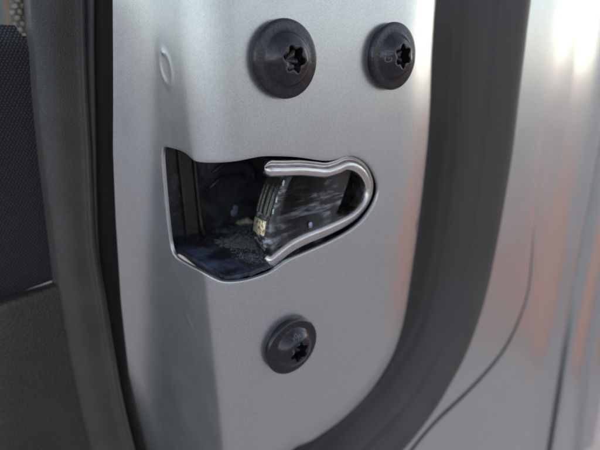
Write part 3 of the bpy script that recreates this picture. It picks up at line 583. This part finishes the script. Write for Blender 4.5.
hs_ = box('latch_housing', (-18.4, 33), (31.5, 34), (16, 52), HOUSING, door, .5)
tag(hs_, 'black plastic pocket behind the latch slot')
def sub(name, x, y, z, mat, bev=.4): return box(name, x, y, z, mat, hs_, bev)
# noisy surfaces for the floor and the rear wall
def rough_plate(name, origin, du, dv, nu, nv, amp, mat, seed, thick, flare=0.):
    rnd = np.random.RandomState(seed); o = np.array(origin, float); du = np.array(du, float); dv = np.array(dv, float)
    n = np.cross(du, dv); n /= np.linalg.norm(n)
    ph = rnd.rand(8) * 6.28; fr_ = rnd.rand(8, 2) * 2.2 + .3
    g = []
    for i in range(nu):
        row = []
        for j in range(nv):
            u, v = i / (nu - 1), j / (nv - 1)
            w = sum(math.sin(fr_[k, 0] * u * 9 + fr_[k, 1] * v * 7 + ph[k]) for k in range(8)) / 8
            q = o + np.array((flare * v * (1 - u), 0, 0)) + du * u + dv * v + n * (amp * w + rnd.uniform(-.12, .12) * amp)
            if q[0] < S0 and abs(dv[1]) > 1:      # stay inside the rounded sheet
                ym = max(o[1], RB * (1 - math.sqrt(max(0, 1 - ((S0 - q[0]) / RB) ** 2))) + 1.4); q[1] = ym + (o[1] + dv[1] - ym) * v
            row.append(q)
        g.append(row)
    return sheet(name, g, mat, hs_, thick)
rough_plate('floor_ledge', (-14.0, 1.0, 20.3), (5.9, 0, .2), (0, 30.4, 0), 30, 80, .22, LEDGE, 3, 1., -3.7)
rough_plate('pocket_floor', (-8.0, 1.0, 20.7), (26, 0, .8), (0, 30.4, 0), 70, 80, .45, HOUSING, 4, 1.)
rough_plate('pocket_wall', (-6.6, 30.8, 20), (28, 0, 0), (0, 0, 28), 60, 60, .45, HOUSING, 5, .8)
sub('rear_web', (-11.2, -7.6), (30.2, 31.4), (20, 47.5), RIB)
sub('ceiling', (-13.2, 33), (1.6, 32), (47.7, 49), HOUSING)
sub('end_wall', (31.5, 33), (2.0, 32), (17, 50), HOUSING)
sub('base', (-13.2, 33), (1.8, 32), (16.2, 19.2), HOUSING)
# the raised seam between ledge and pocket: up the rear wall and forward along the floor
seam = catmull([(-6.9, 30.5, 47), (-6.9, 30.5, 36), (-6.8, 30.3, 25.5), (-7.2, 28.3, 22.0), (-7.7, 22, 21.1), (-8.0, 11, 20.9), (-8.1, 2.4, 20.5)], 6)
Vs, Fs = [], []
for i, p in enumerate(seam):
    t = seam[min(i + 1, len(seam) - 1)] - seam[max(i - 1, 0)]; t /= np.linalg.norm(t)
    n1 = np.array((1., 0, 0)); n2 = np.cross(t, n1); n2 /= np.linalg.norm(n2)
    for k in range(8):
        a = 2 * math.pi * k / 8; q = p + n1 * math.cos(a) * .5 + n2 * math.sin(a) * .45 + np.array((random.uniform(-.06, .06),) * 3); Vs.append(q)
for i in range(len(seam) - 1):
    for k in range(8): Fs.append((i * 8 + k, i * 8 + (k + 1) % 8, (i + 1) * 8 + (k + 1) % 8, (i + 1) * 8 + k))
mesh_obj('seam_rib', Vs, Fs, RIB, hs_)
# moulded ribs and a boss on the rear wall
def wall_rib(name, path, r):
    P = catmull(path, 6); V_, F_ = [], []
    for i, p in enumerate(P):
        t = P[min(i + 1, len(P) - 1)] - P[max(i - 1, 0)]; t /= np.linalg.norm(t); n1 = np.cross(t, (0, 1., 0)); n1 /= np.linalg.norm(n1)
        k_ = r * (.35 + .65 * math.sin(math.pi * (i + .5) / len(P)) ** .5)
        for k in range(8):
            a = 2 * math.pi * k / 8; V_.append(p + n1 * math.cos(a) * k_ + np.array((0, 1., 0)) * math.sin(a) * k_)
    for i in range(len(P) - 1):
        for k in range(8): F_.append((i * 8 + k, i * 8 + (k + 1) % 8, (i + 1) * 8 + (k + 1) % 8, (i + 1) * 8 + k))
    return mesh_obj(name, V_, F_, GLOSS, hs_)
wall_rib('moulded_rib', [(-2.5, 30.2, 37), (1.5, 30.0, 39.0), (6, 30.0, 39.2), (9.5, 30.2, 36.5), (10, 30.4, 33)], .7)
wall_rib('moulded_rib', [(-3.5, 30.3, 33), (0, 30.1, 35.2), (5, 30.1, 35.4), (7, 30.3, 33.6)], .45)
wall_rib('moulded_rib', [(1, 30.3, 43), (6, 30.0, 43.6), (11, 30.2, 42.6)], .8)
# lint and grit lying on the pocket floor
rnd = random.Random(5); Vl, Fl = [], []
for k in range(6000):
    x = rnd.triangular(-8.2, 6, -4); y = rnd.uniform(1.4, 29); z = 21.0 + rnd.uniform(-.1, 1.0) * (1 - abs(y - 14) / 22) + max(0, x + 8) * .04
    L = rnd.choice((.15, .6, 1.2, 2.0)) * rnd.uniform(.6, 1.3); a = rnd.uniform(0, 6.28); w = rnd.uniform(.02, .05) if L > .3 else rnd.uniform(.05, .13); c_ = rnd.uniform(-.6, .6); b = len(Vl)
    for i in range(4):
        t = i / 3 - .5; aa = a + c_ * t * 2
        px, py = x + math.cos(aa) * L * t, y + math.sin(aa) * L * t; pz = z + .35 * (1 - 4 * t * t) * rnd.random()
        Vl += [(px - math.sin(a) * w, py + math.cos(a) * w, pz), (px + math.sin(a) * w, py - math.cos(a) * w, pz), (px, py, pz + w * 1.6)]
    for i in range(3):
        for j in range(3): Fl.append((b + i * 3 + j, b + i * 3 + (j + 1) % 3, b + i * 3 + 3 + (j + 1) % 3, b + i * 3 + 3 + j))
lint = mesh_obj('lint', Vl, Fl, LINT, hs_, False); lint['kind'] = 'stuff'
def hblob(name, ps, mat, seed):
    o = blob(name, hs_, ps, mat, seed); o.matrix_parent_inverse = hs_.matrix_world.inverted(); return o
hblob('grease_clump', [(4.2, 29.0, 21.6, 1.1, 1.3), (5.0, 28.5, 22.1, .9, 1.2), (3.2, 29.4, 21.4, .7, 1.2), (6.0, 27.8, 22.3, 1.1, 1.), (6.6, 27.2, 22.0, .8, 1.), (5.4, 27.6, 21.6, .6, 1.)], mat_simple('yellowish_grease', (.30, .29, .19), .5, 0, 2., .1, .4), 3)
hblob('pale_spot', [(3.4, 30.6, 24.6, 1.2, .3), (4.0, 30.6, 25.9, .9, .3)], mat_simple('pale_blue_highlight', (.16, .19, .24), .4, 0, 2., .1, .3), 4)  # bluish highlight on the rear wall, put in as pale colour
hblob('grease_bead', [(9.4, 3.6, 27.6, .55, .6)], mat_simple('bluish_grease', (.35, .42, .52), .3, 0, 2., .1, .2), 6)
hblob('rivet', [(19.5, 9.0, 27.2, 1.0, .5)], BRASS, 7)

# --- weatherstrip: hollow rubber bulb seal following the door's outer contour
sp_ = catmull(SEAL, 5); RS = 15.0
tg = np.gradient(sp_, axis=0); tg /= np.linalg.norm(tg, axis=1)[:, None]
nn = np.stack([-tg[:, 2], np.zeros(len(tg)), tg[:, 0]], 1); nn *= np.sign(nn[0, 0])
Vw, Fw = [], []; NP = 96
for p, n in zip(sp_, nn):
    for k in range(NP):
        a = 2 * math.pi * k / NP            # 0 = outwards, 90 deg = towards the viewer (-y)
        # flattened bulb: e1 across its broad face, e2 out of it
        e1 = .46 * n + np.array((0, -.886, 0)); e2 = -.886 * n + np.array((0, -.46, 0))
        c_, s_ = math.cos(a), math.sin(a); u_ = math.copysign(abs(c_) ** .85, c_) * RS; w_ = math.copysign(abs(s_) ** .95, s_) * 8.0
        if s_ > 0: w_ -= .5 * math.exp(-((u_ - 5.6) / .8) ** 2) + .35 * math.exp(-((u_ + 3.5) / .7) ** 2)
        q = p + e1 * u_ + e2 * w_; Vw.append(q)
for i in range(len(sp_) - 1):
    for k in range(NP): Fw.append((i * NP + k, i * NP + (k + 1) % NP, (i + 1) * NP + (k + 1) % NP, (i + 1) * NP + k))
Fw.append(tuple(range(NP))); Fw.append(tuple((len(sp_) - 1) * NP + k for k in range(NP - 1, -1, -1)))
ws = mesh_obj('weatherstrip', Vw, Fw, WEATHER, door, True, 60)
bm = bmesh.new(); bm.from_mesh(ws.data); bmesh.ops.recalc_face_normals(bm, faces=bm.faces); bm.to_mesh(ws.data); bm.free()
tag(ws, 'wide dark grey rubber weatherstrip')

# --- outer skin: ledge beside the seal, creased flange, rolled outer hem
crease = catmull(CREASE, 4); seal_xz = sp_[:, [0, 2]]; sz = sorted((q[1], q[0]) for q in seal_xz)
def col_x(name, z):
    p = sorted(SHELL[name][1]); return float(np.interp(z, [a[0] for a in p], [a[1] for a in p]))
def shell_y(x, z):
    p = np.array((x, z)); d = poly_dist(p, crease); j = int(np.argmin(((crease - p) ** 2).sum(1))); j = min(max(j, 1), len(crease) - 2)
    t = crease[j + 1] - crease[j - 1]; side = np.sign(t[0] * (p - crease[j])[1] - t[1] * (p - crease[j])[0])   # + = outside
    sd = d * side
    k = min(1, max(0, (-z + 45) / 70.))                     # the crease is sharp below and dies out upwards
    st = 1 / (1 + math.exp(-sd / (1.2 + 3 * (1 - k))))
    y = 2.2 + (1.2 - .6 * k) * st + (.8 * k) * (math.exp(-(sd / 1.0) ** 2) if sd < 0 else math.exp(-(sd / 2.5) ** 2))
    y += .03 * max(0, -sd) * (1 - st)
    y += .03 * max(0, min(sd, 26)) * k
    ds = poly_dist(p, seal_xz); w = min(1, max(0, 1 - ds / 9.5)); y += 26 * w * w * (3 - 2 * w)      # dips behind the weatherstrip
    return y
zr = list(np.arange(-185, 118, 1.6)) + [150, 200, 260, 320]; grid = []
for z in zr:
    row = []; xl = col_x('sL', z); x0 = float(np.interp(z, [q[0] for q in sz], [q[1] for q in sz]))
    yl = shell_y(xl, z)
    for i in range(84):
        x = x0 + (xl - x0) * i / 84; row.append((x, shell_y(x, z), z))
    prev = (xl, yl)
    seq = [(xl, yl)]
    for nme in ('sR', 'g1', 'g1b', 'e1', 'g2', 'e2', 'o'):
        seq.append((col_x(nme, z), SHELL[nme][0]))
    seq.append((seq[-1][0] + 6, seq[-1][1] + 3)); seq.append((seq[-2][0] + 9, 14)); seq.append((seq[-3][0] + 9, 60)); seq.append((seq[-4][0] + 12, 250)); seq.append((seq[-5][0] + 12, 700))
    sm = catmull([np.array(q) for q in seq], 5)
    row += [(q[0], q[1], z) for q in sm]
    grid.append(row)
skin = sheet('outer_skin', grid, PAINT, door, .6, 75)
tag(skin, 'silver painted outer flange and rolled hem beyond the weatherstrip')

# dark bead standing in for the shade of the crease, fading out upwards
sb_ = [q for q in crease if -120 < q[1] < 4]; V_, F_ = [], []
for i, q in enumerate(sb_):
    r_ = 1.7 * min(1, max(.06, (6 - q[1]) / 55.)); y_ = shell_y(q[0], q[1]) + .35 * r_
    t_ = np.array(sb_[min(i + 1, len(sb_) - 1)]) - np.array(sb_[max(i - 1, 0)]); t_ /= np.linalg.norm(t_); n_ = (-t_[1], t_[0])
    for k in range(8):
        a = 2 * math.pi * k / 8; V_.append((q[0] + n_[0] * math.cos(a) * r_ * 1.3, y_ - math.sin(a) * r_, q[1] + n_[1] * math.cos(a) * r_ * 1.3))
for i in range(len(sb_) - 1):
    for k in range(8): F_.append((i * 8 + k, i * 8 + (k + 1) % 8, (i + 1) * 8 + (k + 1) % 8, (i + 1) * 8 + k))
mesh_obj('crease_shade_bead', V_, F_, BLACKRUB, skin)

# --- inboard trim
def loft_cols(cols, k=5):
    return np.array([catmull(c, k) for c in cols]).transpose(1, 0, 2)
def refine(g, kr, kc):
    g = np.array(g); g = np.array([catmull(list(r), kc) for r in g]); return np.array([catmull(list(g[:, j]), kr) for j in range(g.shape[1])]).transpose(1, 0, 2)
isl = sheet('inner_seal', refine(loft_cols(INNER_SEAL, 4), 1, 3), BLACKRUB, door, 2.)
tag(isl, 'black rubber strip between trim and painted metal')
trim = sheet('door_trim', refine(loft_cols(TRIM_EDGE, 4), 1, 4), TRIM, door, 2., 80)
tag(trim, 'grey grained plastic edge of the inner door trim')
fabric = sheet('fabric_insert', refine(FABRIC, 4, 5), FABRIC_M, trim, 3.)
tag(fabric, 'dark navy woven cloth insert')
lower = sheet('lower_trim', refine(LOWER, 4, 4), LOWER_M, trim, 3.)
tag(lower, 'dark brown grained plastic below the cloth')
upper = sheet('upper_roll', refine(UPPER, 4, 4), UPPER_M, trim, 2.)
tag(upper, 'coarse grey woven cloth above the insert')

# ------------------------------------------------------------------ far blurred upholstery beyond the trim
bg_o = bpy.data.objects.new('upholstery', None); COL.objects.link(bg_o); bg_o.location = (-.02, .34, .05); bpy.context.view_layer.update()
tag(bg_o, 'blurred beige surface with an orange strap in the top left corner behind the trim', 'upholstery')
box('cover', (-110, 40), (325, 360), (40, 190), BEIGE_M, bg_o, 8.)
st = catmull(STRAP, 6); sg = []
for p in st: sg.append([(p[0] - 1.3, p[1] + 1.5, p[2]), (p[0] - .6, p[1], p[2]), (p[0] + .6, p[1], p[2]), (p[0] + 1.3, p[1] + 1.5, p[2])])
sheet('strap', sg, ORANGE_M, bg_o, 2.)
